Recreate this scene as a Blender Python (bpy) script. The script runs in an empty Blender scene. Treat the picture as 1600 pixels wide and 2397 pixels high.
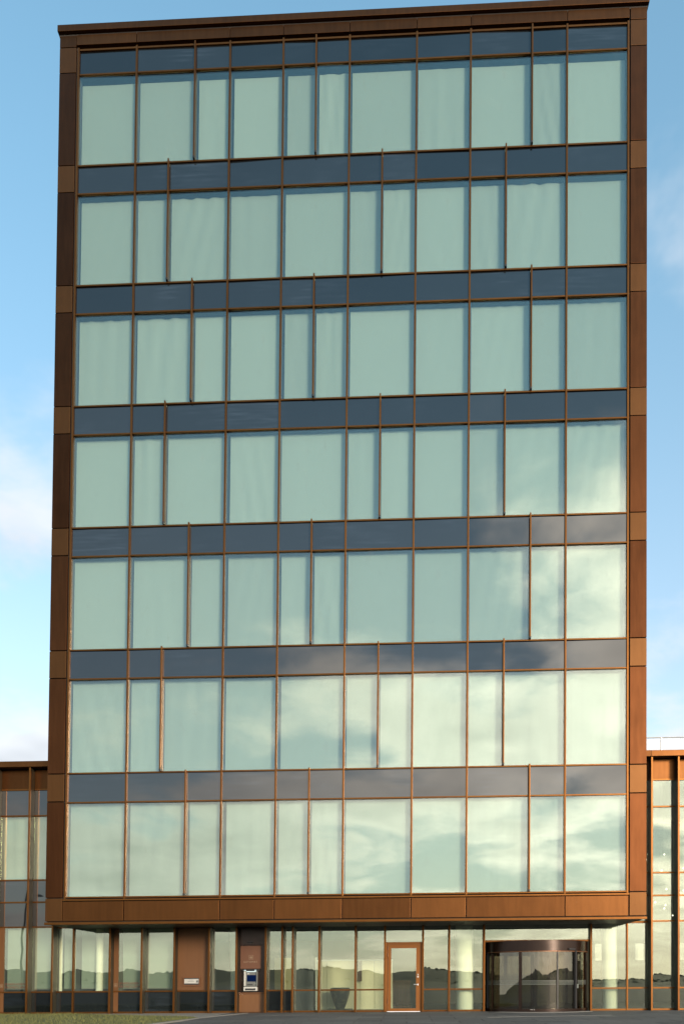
import bpy, bmesh, math, random
from mathutils import Vector, Matrix, noise
random.seed(7)
SC = bpy.context.scene
COL = SC.collection
R_ = math.radians

# ------------------------------------------------------------------ camera, sky, sun, exposure
SUN_EL, SUN_AZ = 12.0, 147.0           # degrees; azimuth clockwise from +Y (the facade looks to -Y)
SKY_STRENGTH = 0.15
CLOUD_OFF = (11.44, 29.9, 6.35)
SKY_TINT = (0.82, 1.26, 1.20, 1)
OZONE, DUST, EXPO = 1.5, 0.3, 1.05
cam_d = bpy.data.cameras.new('camera'); cam = bpy.data.objects.new('camera', cam_d); COL.objects.link(cam)
SC.camera = cam
CX, CY, CZ = -0.10281, -22.0, 0.92736
Mr = Matrix(((0.99936336, -0.0347457, 0.00810015), (0.03491022, 0.99916682, -0.02114095), (-0.00735885, 0.02141027, 0.99974369)))
right, fwd, up = Mr.col[0], Mr.col[1], Mr.col[2]
rot = Matrix((right, up, -fwd)).transposed()
cam.matrix_world = Matrix.Translation((CX, CY, CZ)) @ rot.to_4x4()
W_, H_ = 1600.0, 2397.0
F_, PX, PY = 1813.878, 886.455, 2259.429
cam_d.sensor_fit = 'VERTICAL'; cam_d.sensor_height = 36.0
cam_d.lens = 36.0 * F_ / H_
cam_d.shift_x = (W_ / 2 - PX) / H_
cam_d.shift_y = (PY - H_ / 2) / H_
cam_d.clip_end = 6000.0

sun_dir = Vector((math.sin(R_(SUN_AZ)) * math.cos(R_(SUN_EL)), math.cos(R_(SUN_AZ)) * math.cos(R_(SUN_EL)), math.sin(R_(SUN_EL))))
world = bpy.data.worlds.new('World'); SC.world = world; world.use_nodes = True


class NT:
    """small node-tree writer"""
    def __init__(s, tree):
        s.t = tree; tree.nodes.clear()
    def n(s, kind, **kw):
        nd = s.t.nodes.new(kind)
        ins = kw.pop('ins', {})
        for k, v in kw.items(): setattr(nd, k, v)
        for k, v in ins.items(): s.put(nd.inputs[k], v)
        return nd
    def put(s, sock, v):
        if isinstance(v, bpy.types.NodeSocket): s.t.links.new(v, sock)
        elif isinstance(v, bpy.types.Node): s.t.links.new(v.outputs[0], sock)
        else: sock.default_value = v
    def m(s, op, a, b=0.0, c=0.0, clamp=False):
        nd = s.n('ShaderNodeMath', operation=op); nd.use_clamp = clamp
        for i, v in enumerate((a, b, c)): s.put(nd.inputs[i], v)
        return nd.outputs[0]
    def vm(s, op, a, b=(0, 0, 0), out=0):
        nd = s.n('ShaderNodeVectorMath', operation=op)
        s.put(nd.inputs[0], a); s.put(nd.inputs[1], b)
        return nd.outputs[out]
    def mix(s, f, a, b, blend='MIX'):
        nd = s.n('ShaderNodeMix', data_type='RGBA', blend_type=blend)
        s.put(nd.inputs[0], f); s.put(nd.inputs[6], a); s.put(nd.inputs[7], b)
        return nd.outputs[2]
    def rng(s, v, a, b, c=0.0, d=1.0, smooth=True):
        nd = s.n('ShaderNodeMapRange', interpolation_type='SMOOTHSTEP' if smooth else 'LINEAR')
        s.put(nd.inputs[0], v)
        for i, x in enumerate((a, b, c, d)): s.put(nd.inputs[i + 1], x)
        return nd.outputs[0]
    def noise(s, vec, scale, detail=4.0, rough=0.55, dist=0.0):
        nd = s.n('ShaderNodeTexNoise', noise_dimensions='3D')
        s.put(nd.inputs['Vector'], vec); nd.inputs['Scale'].default_value = scale
        nd.inputs['Detail'].default_value = detail; nd.inputs['Roughness'].default_value = rough
        nd.inputs['Distortion'].default_value = dist
        return nd.outputs[0]
    def comb(s, x, y, z):
        nd = s.n('ShaderNodeCombineXYZ')
        for i, v in enumerate((x, y, z)): s.put(nd.inputs[i], v)
        return nd.outputs[0]


def build_world():
    N = NT(world.node_tree)
    tc = N.n('ShaderNodeTexCoord')
    d = N.vm('NORMALIZE', tc.outputs['Generated'])
    sep = N.n('ShaderNodeSeparateXYZ', ins={0: d}).outputs
    sky = N.n('ShaderNodeTexSky', sky_type='NISHITA'); sky.sun_disc = False
    sky.sun_elevation = R_(SUN_EL); sky.sun_rotation = R_(SUN_AZ)
    sky.air_density = 1.0; sky.dust_density = DUST; sky.ozone_density = OZONE; sky.altitude = 50
    z = N.m('MAXIMUM', sep[2], 0.0)
    k = N.m('DIVIDE', 1.0, N.m('ADD', z, 0.16))
    p = N.vm('ADD', N.comb(N.m('MULTIPLY', sep[0], k), N.m('MULTIPLY', sep[1], k), 0.0), CLOUD_OFF)
    so = Vector((sun_dir.x, sun_dir.y, 0)).normalized() * 0.09
    n1 = N.noise(p, 1.7, 6.0, 0.55, 0.2)
    n1b = N.noise(N.vm('ADD', p, (so.x, so.y, 0.0)), 1.7, 3.0, 0.55, 0.2)
    big = N.noise(N.vm('ADD', p, (11.3, 4.1, 0)), 0.5, 1.0, 0.5)
    # more cloud low in the sky, thinner towards the zenith
    cov = N.m('ADD', N.rng(z, 0.05, 0.75, 0.15, -0.13, False), N.m('MULTIPLY', N.m('SUBTRACT', big, 0.5), 0.75))
    dens = N.m('ADD', n1, cov)
    mask = N.rng(dens, 0.47, 0.66)
    thick = N.rng(dens, 0.55, 0.78)
    edge = N.m('MULTIPLY', N.m('SUBTRACT', n1, n1b), 3.5)
    lit = N.m('ADD', N.m('SUBTRACT', 1.0, N.m('MULTIPLY', thick, 0.6)), edge, clamp=True)
    dots = N.m('MAXIMUM', N.vm('DOT_PRODUCT', d, tuple(sun_dir), out=1), 0.0)
    glow = N.m('POWER', dots, 4.0)
    white = N.mix(glow, (3.05, 3.15, 3.3, 1), (17.8, 16.6, 14.4, 1))
    grey = N.mix(glow, (1.6, 1.7, 1.9, 1), (8.4, 7.9, 7.2, 1))
    cl = N.mix(lit, grey, white)
    skyc = N.mix(1.0, sky.outputs[0], N.mix(N.rng(z, 0.25, 0.80), (0.95, 1.0, 0.96, 1), SKY_TINT), 'MULTIPLY')
    skyc = N.mix(N.m('MULTIPLY', N.m('POWER', 2.718, N.m('MULTIPLY', z, -3.0)), 0.88), skyc, (3.3, 3.72, 4.05, 1))
    col = N.mix(N.m('MULTIPLY', mask, 0.92), skyc, cl)
    # evening haze lying over the horizon
    hz = N.mix(glow, (4.8, 4.7, 4.0, 1), (10.0, 8.2, 5.8, 1))
    col = N.mix(N.m('MULTIPLY', N.m('POWER', 2.718, N.m('MULTIPLY', z, -14.0)), 0.85), col, hz)
    bg = N.n('ShaderNodeBackground', ins={0: col, 1: SKY_STRENGTH})
    out = N.n('ShaderNodeOutputWorld'); N.put(out.inputs[0], bg)


build_world()
sun_l = bpy.data.lights.new('sun', 'SUN'); sun_l.energy = 2.5; sun_l.angle = R_(15); sun_l.color = (1.0, 0.83, 0.64)
sun_o = bpy.data.objects.new('sun', sun_l); COL.objects.link(sun_o)
sun_o.rotation_euler = sun_dir.to_track_quat('Z', 'Y').to_euler()
sun_o.location = (60, -40, 40)
SC.view_settings.view_transform = 'Standard'; SC.view_settings.look = 'None'
SC.view_settings.exposure = EXPO; SC.view_settings.gamma = 1.0; SC.view_settings.use_curve_mapping = False
SC.render.engine = 'CYCLES'
SC.cycles.max_bounces = 6; SC.cycles.transparent_max_bounces = 16; SC.cycles.glossy_bounces = 4
SC.cycles.diffuse_bounces = 2; SC.cycles.caustics_reflective = False; SC.cycles.caustics_refractive = False
SC.cycles.sample_clamp_indirect = 6.0
SC.cycles.use_denoising = True
SC.cycles.use_light_tree = False
world.cycles.sampling_method = 'MANUAL'; world.cycles.sample_map_resolution = 512

# ------------------------------------------------------------------ materials
MATS = {}


def newmat(name):
    m = bpy.data.materials.new(name); m.use_nodes = True; MATS[name] = m
    return m, NT(m.node_tree)


def pos(N): return N.n('ShaderNodeNewGeometry').outputs['Position']


def principled(N, **ins):
    b = N.n('ShaderNodeBsdfPrincipled')
    for k, v in ins.items(): N.put(b.inputs[k.replace('_', ' ')], v)
    o = N.n('ShaderNodeOutputMaterial'); N.put(o.inputs[0], b)
    return b


def metal(name, c0, c1, metallic=0.8, rough=0.36, bump=0.07):
    m, N = newmat(name)
    P = pos(N); info = N.n('ShaderNodeObjectInfo').outputs['Random']
    st = N.rng(N.noise(N.vm('MULTIPLY', P, (1.0, 1.0, 0.10)), 9.0, 5.0, 0.62), 0.30, 0.72)
    bl = N.noise(P, 0.9, 3.0, 0.5)
    f = N.m('ADD', N.m('MULTIPLY', bl, 0.6), N.m('ADD', N.m('MULTIPLY', st, 0.35), N.m('MULTIPLY', N.m('SUBTRACT', info, 0.5), 0.75)), clamp=True)
    col = N.mix(f, c0, c1)
    sp = N.rng(N.noise(P, 26.0, 2.0, 0.5), 0.70, 0.80, 0.0, 0.06)
    col = N.mix(sp, col, (0.5, 0.42, 0.33, 1))
    rg = N.m('ADD', rough - 0.06, N.m('MULTIPLY', N.noise(P, 3.0, 4.0, 0.6), 0.12))
    bp = N.n('ShaderNodeBump', ins={'Strength': bump, 'Distance': 0.05, 'Height': N.noise(P, 1.7, 2.0, 0.4)})
    principled(N, Base_Color=col, Metallic=metallic, Roughness=rg, Normal=bp.outputs[0])
    return m


def plain(name, c, rough=0.6, metallic=0.0, var=0.12, scale=6.0, spec=0.5, bump=0.0):
    m, N = newmat(name)
    P = pos(N)
    f = N.noise(P, scale, 4.0, 0.6)
    a = tuple(x * (1 - var) for x in c) + (1,); b = tuple(min(1, x * (1 + var)) for x in c) + (1,)
    tone = N.m('ADD', 0.91, N.m('MULTIPLY', N.n('ShaderNodeObjectInfo').outputs['Random'], 0.18))
    cc = N.vm('SCALE', N.mix(f, a, b)); N.put(cc.node.inputs['Scale'], tone)
    b_ = principled(N, Base_Color=cc, Roughness=rough, Metallic=metallic)
    b_.inputs['Specular IOR Level'].default_value = spec
    if bump:
        bp = N.n('ShaderNodeBump', ins={'Strength': bump, 'Distance': 0.02, 'Height': f}); N.put(b_.inputs['Normal'], bp.outputs[0])
    return m


def emit(name, c, s):
    m, N = newmat(name)
    o = N.n('ShaderNodeOutputMaterial'); N.put(o.inputs[0], N.n('ShaderNodeEmission', ins={0: c + (1,), 1: s}))
    m.cycles.emission_sampling = 'NONE'
    return m


def schlick(N, r0):
    lw = N.n('ShaderNodeLayerWeight', ins={0: 0.5})
    return N.m('ADD', r0, N.m('MULTIPLY', N.m('POWER', lw.outputs['Facing'], 5.0), 1.0 - r0), clamp=True)


def glass(name, r0, tint, refl, wav=0.0):
    """coated pane: part mirror, part tinted clear; both faces of the pane add up"""
    m, N = newmat(name)
    tr = N.n('ShaderNodeBsdfTransparent', ins={0: tint + (1,)})
    P = pos(N)
    g = N.n('ShaderNodeBsdfGlossy', ins={'Color': refl + (1,), 'Roughness': 0.0})
    if wav:
        bp = N.n('ShaderNodeBump', ins={'Strength': wav, 'Distance': 0.02, 'Height': N.noise(P, 1.1, 1.0, 0.3)})
        N.put(g.inputs['Normal'], bp.outputs[0])
    dirt = N.m('MULTIPLY', N.rng(N.noise(N.vm('MULTIPLY', P, (1, 1, .4)), 5.0, 5.0, 0.65), 0.55, 0.85), 0.035)
    df = N.n('ShaderNodeBsdfDiffuse', ins={0: (0.55, 0.55, 0.5, 1)})
    mx = N.n('ShaderNodeMixShader', ins={0: schlick(N, r0), 1: tr, 2: g})
    mx2 = N.n('ShaderNodeMixShader', ins={0: dirt, 1: mx, 2: df})
    o = N.n('ShaderNodeOutputMaterial'); N.put(o.inputs[0], mx2)
    return m


def spandrel(name, base, r0, refl):
    """opaque back-painted pane with faint wiping streaks"""
    m, N = newmat(name)
    P = pos(N)
    st = N.noise(N.vm('MULTIPLY', P, (0.5, 1.0, 9.0)), 1.5, 4.0, 0.62)
    pt = N.rng(N.noise(P, 0.55, 2.0, 0.5), 0.42, 0.66)
    col = N.mix(N.m('MULTIPLY', N.rng(st, 0.42, 0.80), pt), base + (1,), (base[0] * 2 + .008, base[1] * 2 + .012, base[2] * 2 + .020, 1))
    rnd = N.n('ShaderNodeObjectInfo').outputs['Random']
    cs = N.vm('SCALE', col); N.put(cs.node.inputs['Scale'], N.m('ADD', 0.5, N.m('MULTIPLY', rnd, 1.1)))
    df = N.n('ShaderNodeBsdfDiffuse', ins={0: cs})
    bp = N.n('ShaderNodeBump', ins={'Strength': 0.08, 'Distance': 0.02, 'Height': N.noise(P, 0.9, 1.0, 0.3)})
    g = N.n('ShaderNodeBsdfGlossy', ins={'Color': refl + (1,), 'Roughness': 0.02, 'Normal': bp.outputs[0]})
    mx = N.n('ShaderNodeMixShader', ins={0: schlick(N, r0), 1: df, 2: g})
    o = N.n('ShaderNodeOutputMaterial'); N.put(o.inputs[0], mx)
    return m


M_TALL = metal('bronze_dark', (0.044, 0.0150, 0.0050, 1), (0.086, 0.0305, 0.0105, 1), 0.95, 0.35)
M_SHORT = metal('bronze_gold', (0.072, 0.0290, 0.0080, 1), (0.098, 0.0405, 0.0118, 1), 0.86, 0.42)
M_BAND = metal('bronze_band', (0.062, 0.0228, 0.0057, 1), (0.108, 0.041, 0.0110, 1), 0.9, 0.38)
M_TRIM = metal('bronze_trim', (0.108, 0.040, 0.0075, 1), (0.150, 0.058, 0.0120, 1), 0.85, 0.34)
M_FIN = metal('bronze_fin', (0.11, 0.046, 0.018, 1), (0.15, 0.063, 0.026, 1), 0.5, 0.45)
M_OLIVE = plain('frame_side', (0.030, 0.026, 0.016), 0.5, 0.3)
M_SOFF = plain('soffit_metal', (0.05, 0.035, 0.026), 0.45, 0.3)
M_BLACK = plain('black_rubber', (0.012, 0.012, 0.013), 0.5)
M_REC = plain('dark_recess', (0.020, 0.014, 0.011), 0.7)
M_SLAB = plain('inner_slab', (0.012, 0.014, 0.020), 0.8)
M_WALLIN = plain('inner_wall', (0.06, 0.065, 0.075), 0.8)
M_BLIND = plain('blind_cloth', (0.265, 0.312, 0.288), 0.9, 0, 0.03, 60.0, 0.1)
M_HEM = plain('blind_hem', (0.22, 0.23, 0.22), 0.7)
M_GLASS = glass('vision_glass', 0.115, (0.92, 0.965, 0.93), (0.96, 1.0, 0.93), 0.12)
M_CLEAR = glass('lobby_glass', 0.15, (0.90, 0.94, 0.88), (0.95, 1.0, 0.86), 0.10)
M_DRUM = glass('drum_glass', 0.095, (0.62, 0.60, 0.55), (1.0, 0.97, 0.88), 0.02)
M_SPAN = spandrel('spandrel_glass', (0.007, 0.009, 0.011), 0.094, (1.0, 0.97, 0.94))
M_DARK = spandrel('plinth_glass', (0.006, 0.008, 0.009), 0.06, (0.95, 1.0, 0.95))
M_COLUMN = plain('white_column', (0.80, 0.80, 0.70), 0.7, 0, 0.04, 2.0)
M_BEIGE = plain('beige_wall', (0.80, 0.74, 0.56), 0.8, 0, 0.06, 2.0)
M_OCHRE = plain('ochre_wall', (0.30, 0.26, 0.14), 0.8, 0, 0.08, 2.0)
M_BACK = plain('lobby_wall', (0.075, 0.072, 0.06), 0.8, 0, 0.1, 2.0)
M_PANELB = metal('bronze_matt', (0.105, 0.043, 0.012, 1), (0.15, 0.063, 0.019, 1), 0.25, 0.5)
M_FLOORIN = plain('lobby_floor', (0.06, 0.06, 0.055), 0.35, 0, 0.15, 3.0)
M_WHITE = plain('white_paint', (0.72, 0.73, 0.70), 0.6, 0, 0.03)
M_WOOD = plain('brown_wood', (0.10, 0.045, 0.025), 0.5, 0, 0.3, 9.0)
M_ORANGE = metal('copper_door', (0.145, 0.046, 0.0025, 1), (0.19, 0.064, 0.0045, 1), 0.4, 0.42)
M_DBROWN = metal('dark_brown_metal', (0.016, 0.008, 0.005, 1), (0.028, 0.013, 0.008, 1), 0.5, 0.24)
M_STEEL = plain('brushed_steel', (0.55, 0.55, 0.54), 0.3, 0.9)
M_LTGREY = plain('light_grey_plastic', (0.38, 0.38, 0.36), 0.45)
M_MIDGREY = plain('mid_grey_plastic', (0.10, 0.105, 0.10), 0.45)
M_SIGNBR = metal('sign_brown', (0.085, 0.034, 0.016, 1), (0.11, 0.044, 0.020, 1), 0.2, 0.5)
M_LETTER = plain('pale_letter', (0.21, 0.155, 0.10), 0.6)
M_LETTERR = plain('rust_letter', (0.13, 0.035, 0.015), 0.6)
M_SCREEN = emit('blue_screen', (0.010, 0.030, 0.13), 0.2)
M_STRIP = emit('light_strip', (0.85, 1.0, 0.95), 0.6)
M_BULB = emit('bulb_glow', (1.0, 0.93, 0.78), 1.6)
M_FROST = plain('frosted_white', (0.70, 0.74, 0.80), 0.5, 0, 0.02)
m, N = newmat('milky_glass')
mx = N.n('ShaderNodeMixShader', ins={0: 0.42, 1: N.n('ShaderNodeBsdfTransparent', ins={0: (0.97, 0.98, 1.0, 1)}), 2: N.n('ShaderNodeBsdfDiffuse', ins={0: (0.72, 0.76, 0.82, 1)})})
N.put(N.n('ShaderNodeOutputMaterial').inputs[0], mx); M_MILKY = m
M_STRIPE = plain('frosted_stripe', (0.17, 0.19, 0.17), 0.6)
M_STONE = plain('pale_stone', (0.17, 0.165, 0.15), 0.8, 0, 0.1, 20)

# ------------------------------------------------------------------ mesh helpers
SHEAR = 0.0154      # sideways lean added to the building so its lines fit the skewed view


class MB:
    def __init__(s): s.v = []; s.f = []; s.sm = False
    def box(s, x0, x1, y0, y1, z0, z1):
        b = len(s.v)
        s.v += [(x0, y0, z0), (x1, y0, z0), (x1, y1, z0), (x0, y1, z0), (x0, y0, z1), (x1, y0, z1), (x1, y1, z1), (x0, y1, z1)]
        s.f += [(b, b + 3, b + 2, b + 1), (b + 4, b + 5, b + 6, b + 7), (b, b + 1, b + 5, b + 4), (b + 1, b + 2, b + 6, b + 5), (b + 2, b + 3, b + 7, b + 6), (b + 3, b, b + 4, b + 7)]
        return s
    def pane(s, x0, x1, y, z0, z1, t=0.016, j=0.0):
        """a pane of glass whose plane is a touch off true"""
        s.box(x0, x1, y, y + t, z0, z1)
        if j:
            a, c = random.gauss(0, j), random.gauss(0, j)
            b = len(s.v) - 8; xm, zm = (x0 + x1) / 2, (z0 + z1) / 2
            for i in range(b, b + 8):
                x, yy, z = s.v[i]; s.v[i] = (x, yy + a * (x - xm) + c * (z - zm), z)
        return s
    def prism(s, pts, z0, z1):
        b = len(s.v); n = len(pts)
        s.v += [(x, y, z0) for x, y in pts] + [(x, y, z1) for x, y in pts]
        s.f += [tuple(range(b + n - 1, b - 1, -1)), tuple(range(b + n, b + 2 * n))]
        s.f += [(b + i, b + (i + 1) % n, b + n + (i + 1) % n, b + n + i) for i in range(n)]
        return s
    def cyl(s, c, r, z0, z1, n=24, r1=None):
        r1 = r if r1 is None else r1
        b = len(s.v)
        for k, (z, rr) in enumerate(((z0, r), (z1, r1))):
            s.v += [(c[0] + rr * math.cos(2 * math.pi * i / n), c[1] + rr * math.sin(2 * math.pi * i / n), z) for i in range(n)]
        s.f += [(b + i, b + (i + 1) % n, b + n + (i + 1) % n, b + n + i) for i in range(n)]
        s.f += [tuple(range(b + n - 1, b - 1, -1)), tuple(range(b + n, b + 2 * n))]
        return s
    def arc(s, c, r0, r1, a0, a1, z0, z1, n=24):
        """curved bar; angles in radians from -Y towards +X"""
        b = len(s.v)
        for i in range(n + 1):
            a = a0 + (a1 - a0) * i / n
            for r in (r0, r1):
                for z in (z0, z1): s.v.append((c[0] + r * math.sin(a), c[1] - r * math.cos(a), z))
        for i in range(n):
            k = b + 4 * i; q = k + 4
            s.f += [(k, q, q + 1, k + 1), (k + 2, k + 3, q + 3, q + 2), (k + 1, q + 1, q + 3, k + 3), (k, k + 2, q + 2, q)]
        s.f += [(b, b + 1, b + 3, b + 2), (b + 4 * n, b + 4 * n + 2, b + 4 * n + 3, b + 4 * n + 1)]
        return s
    def lathe(s, c, prof, n=32):
        b = len(s.v); k = len(prof)
        for r, z in prof:
            s.v += [(c[0] + r * math.cos(2 * math.pi * i / n), c[1] + r * math.sin(2 * math.pi * i / n), c[2] + z) for i in range(n)]
        for j in range(k - 1):
            for i in range(n):
                s.f.append((b + j * n + i, b + j * n + (i + 1) % n, b + (j + 1) * n + (i + 1) % n, b + (j + 1) * n + i))
        s.f += [tuple(range(b + n - 1, b - 1, -1)), tuple(range(b + (k - 1) * n, b + k * n))]
        return s
    def tube(s, pts, radii, n=8):
        b = len(s.v)
        for i, p in enumerate(pts):
            t = (Vector(pts[min(i + 1, len(pts) - 1)]) - Vector(pts[max(i - 1, 0)])).normalized()
            a = t.orthogonal().normalized() if abs(t.z) < 0.99 else Vector((1, 0, 0))
            a = (Vector((1, 0, 0)) - t * t.x).normalized() if abs(t.x) < 0.9 else (Vector((0, 0, 1)) - t * t.z).normalized()
            c = t.cross(a)
            for q in range(n):
                w = 2 * math.pi * q / n
                s.v.append(tuple(Vector(p) + (a * math.cos(w) + c * math.sin(w)) * radii[i]))
        for i in range(len(pts) - 1):
            for q in range(n):
                s.f.append((b + i * n + q, b + i * n + (q + 1) % n, b + (i + 1) * n + (q + 1) % n, b + (i + 1) * n + q))
        s.f += [tuple(range(b + n - 1, b - 1, -1)), tuple(range(b + (len(pts) - 1) * n, b + len(pts) * n))]
        return s
    def build(s, name, mat, parent=None, shear=True, bevel=0.0, smooth=None):
        k = SHEAR if shear else 0.0
        vs = [Vector((x + k * z, y, z)) for x, y, z in s.v]
        lo = Vector([min(v[i] for v in vs) for i in range(3)]); hi = Vector([max(v[i] for v in vs) for i in range(3)])
        o_ = Vector(((lo.x + hi.x) / 2, (lo.y + hi.y) / 2, lo.z))
        me = bpy.data.meshes.new(name)
        me.from_pydata([tuple(v - o_) for v in vs], [], s.f)
        bm = bmesh.new(); bm.from_mesh(me)
        bmesh.ops.recalc_face_normals(bm, faces=bm.faces)
        if bevel:
            bmesh.ops.bevel(bm, geom=list(bm.edges), offset=bevel, segments=2, affect='EDGES', profile=0.6)
        bm.to_mesh(me); bm.free()
        if smooth is not None:
            me.polygons.foreach_set('use_smooth', [True] * len(me.polygons))
            me.set_sharp_from_angle(angle=smooth)
        me.materials.append(mat)
        o = bpy.data.objects.new(name, me); COL.objects.link(o)
        # world origin -> parent space (every parent is unrotated and unscaled)
        w = o_.copy(); q = parent
        o['_w'] = tuple(o_)
        if parent is not None:
            o.parent = parent
            pw = Vector(parent['_w']) if '_w' in parent else parent.location
            o.location = o_ - pw
        else:
            o.location = o_
        return o


def tag(o, label, cat=None, group=None, kind=None):
    if label: o['label'] = label
    if cat: o['category'] = cat
    if group: o['group'] = group
    if kind: o['kind'] = kind
    return o


def empty(name, loc):
    o = bpy.data.objects.new(name, None); COL.objects.link(o); o.location = loc; o['_w'] = tuple(loc)
    o.empty_display_size = 0.3
    return o


def text(name, body, size, loc, mat, parent, align='LEFT', spacing=1.0):
    """lettering facing the street, as a thin solid"""
    cu = bpy.data.curves.new(name, 'FONT'); cu.body = body; cu.size = size; cu.align_x = align
    cu.extrude = 0.0015; cu.space_character = spacing; cu.resolution_u = 3
    t = bpy.data.objects.new(name + '_curve', cu); COL.objects.link(t)
    dg = bpy.context.evaluated_depsgraph_get(); dg.update()
    me = bpy.data.meshes.new_from_object(t.evaluated_get(dg)); bpy.data.objects.remove(t); bpy.data.curves.remove(cu)
    rx = Matrix.Rotation(R_(90), 4, 'X'); me.transform(rx)
    me.materials.clear(); me.materials.append(mat); me.name = name
    o = bpy.data.objects.new(name, me); COL.objects.link(o); o['_w'] = tuple(loc)
    o.parent = parent
    o.location = Vector(loc) - (Vector(parent['_w']) if '_w' in parent else parent.location)
    return o


# ------------------------------------------------------------------ ground and far land
D = 1.83                     # glass line of the ground floor and the wings
m, N = newmat('asphalt')
P = pos(N)
f = N.m('ADD', N.m('MULTIPLY', N.noise(P, 0.35, 5.0, 0.6), 0.6), N.m('MULTIPLY', N.noise(P, 60.0, 2.0, 0.6), 0.4))
bp = N.n('ShaderNodeBump', ins={'Strength': 0.25, 'Distance': 0.01, 'Height': N.noise(P, 90.0, 2.0, 0.6)})
principled(N, Base_Color=N.mix(f, (0.035, 0.035, 0.036, 1), (0.075, 0.073, 0.07, 1)), Roughness=0.8, Normal=bp.outputs[0]); M_ASPH = m
m, N = newmat('paving')
P = pos(N); info = N.n('ShaderNodeObjectInfo').outputs['Random']
f = N.m('ADD', N.m('MULTIPLY', N.noise(P, 0.8, 5.0, 0.6), 0.7), N.m('MULTIPLY', N.m('SUBTRACT', info, 0.5), 0.5), clamp=True)
bp = N.n('ShaderNodeBump', ins={'Strength': 0.25, 'Distance': 0.008, 'Height': N.noise(P, 70.0, 2.0, 0.6)})
principled(N, Base_Color=N.mix(f, (0.050, 0.050, 0.048, 1), (0.115, 0.112, 0.104, 1)), Roughness=0.75, Normal=bp.outputs[0]); M_PAVE = m
m, N = newmat('field')
P = pos(N)
f = N.noise(P, 0.03, 6.0, 0.65)
principled(N, Base_Color=N.mix(f, (0.018, 0.024, 0.010, 1), (0.05, 0.05, 0.028, 1)), Roughness=0.95); M_FIELD = m
m, N = newmat('lawn')
P = pos(N)
f = N.m('ADD', N.m('MULTIPLY', N.noise(P, 1.2, 5.0, 0.6), 0.6), N.m('MULTIPLY', N.noise(P, 30.0, 3.0, 0.6), 0.4))
principled(N, Base_Color=N.mix(f, (0.035, 0.045, 0.010, 1), (0.10, 0.11, 0.03, 1)), Roughness=0.95); M_LAWN = m
m, N = newmat('grass_blade')
P = pos(N)
principled(N, Base_Color=N.mix(N.noise(P, 4.0, 4.0, 0.7), (0.05, 0.065, 0.012, 1), (0.17, 0.16, 0.05, 1)), Roughness=0.8); M_BLADE = m
m, N = newmat('gravel')
P = pos(N)
vo = N.n('ShaderNodeTexVoronoi', ins={'Vector': P, 'Scale': 35.0})
principled(N, Base_Color=N.mix(N.noise(P, 18.0, 4.0, 0.7), (0.12, 0.11, 0.09, 1), (0.30, 0.28, 0.24, 1)), Roughness=0.9,
           Normal=N.n('ShaderNodeBump', ins={'Strength': 0.7, 'Distance': 0.02, 'Height': vo.outputs[0]}).outputs[0]); M_GRAVEL = m

g = MB(); g.box(-2500, 2500, -2500, 2500, -0.5, -0.012)
tag(g.build('ground', M_FIELD, shear=False), 'dark open field land stretching to the horizon', kind='structure')
g = MB(); g.box(-60, 60, -95, -5.8, -0.3, -0.004)
tag(g.build('car_park', M_ASPH, shear=False), 'dark asphalt car park mirrored in the ground floor glass', kind='structure')

# paved forecourt of large slabs
pv = MB(); pv.box(-5.55, 30, -5.8, D + 0.02, -0.2, 0.0)
pave = tag(pv.build('pavement', M_REC, shear=False), 'grey paved forecourt in front of the entrance', kind='structure')
y = -5.8; row = 0
while y < D - 0.05:
    y1 = min(y + 0.9, D - 0.05)
    x = -5.5 + (0.0 if row % 2 == 0 else -0.6)
    while x < 12.5:
        x0, x1 = max(x, -5.5), x + 1.2
        h = 0.006 + random.uniform(0, 0.003)
        MB().box(x0 + .010, x1 - .010, y + .010, y1 - .010, -0.02, h).build('paving_slab', M_PAVE, pave, shear=False)
        x = x1
    y = y1; row += 1
# kerb between lawn and forecourt
kpts = [(-5.95, -5.8), (-5.80, -4.4), (-5.66, -3.0), (-5.5, -1.6), (-5.3, -0.5), (-5.05, 0.5), (-4.9, 1.2)]
for a, b in zip(kpts[:-1], kpts[1:]):
    MB().prism([(a[0] - .05, a[1]), (a[0] + .05, a[1]), (b[0] + .05, b[1] - .01), (b[0] - .05, b[1] - .01)], -0.1, 0.022).build('kerb_stone', M_STONE, pave, shear=False)

MB().prism([(1.95, -2.26), (1.95, -2.20), (5.27, -1.41), (5.27, -1.47)][::-1], .004, .0125).build('pale_strip', M_STONE, pave, shear=False)  # thin pale strip running slantwise over the slabs by the revolving door
lawn_poly = [(-40, -9), (-6.0, -9), (-5.99, -5.8), (-5.85, -4.4), (-5.71, -3.0), (-5.56, -1.6), (-6.2, -0.6), (-7.6, 0.0), (-9.0, 0.9), (-10.2, 1.7), (-40, 1.75)]
lawn = tag(MB().prism(lawn_poly, -0.2, 0.008).build('lawn', M_LAWN, shear=False), 'rough lawn in front of the left wing', kind='structure')
gr = MB().prism([(-10.15, 1.78), (-9.0, 0.85), (-7.6, -0.05), (-6.2, -0.65), (-5.52, -1.6), (-5.3, -0.5), (-5.08, 0.5), (-4.9, 1.2), (-4.8, 1.78)], -0.2, 0.004)
tag(gr.build('gravel_strip', M_GRAVEL, shear=False), 'pale gravel strip between lawn and glass wall', kind='structure')


def inside(poly, x, y):
    c = False; n = len(poly); j = n - 1
    for i in range(n):
        xi, yi = poly[i]; xj, yj = poly[j]
        if (yi > y) != (yj > y) and x < (xj - xi) * (y - yi) / (yj - yi) + xi: c = not c
        j = i
    return c


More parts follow.
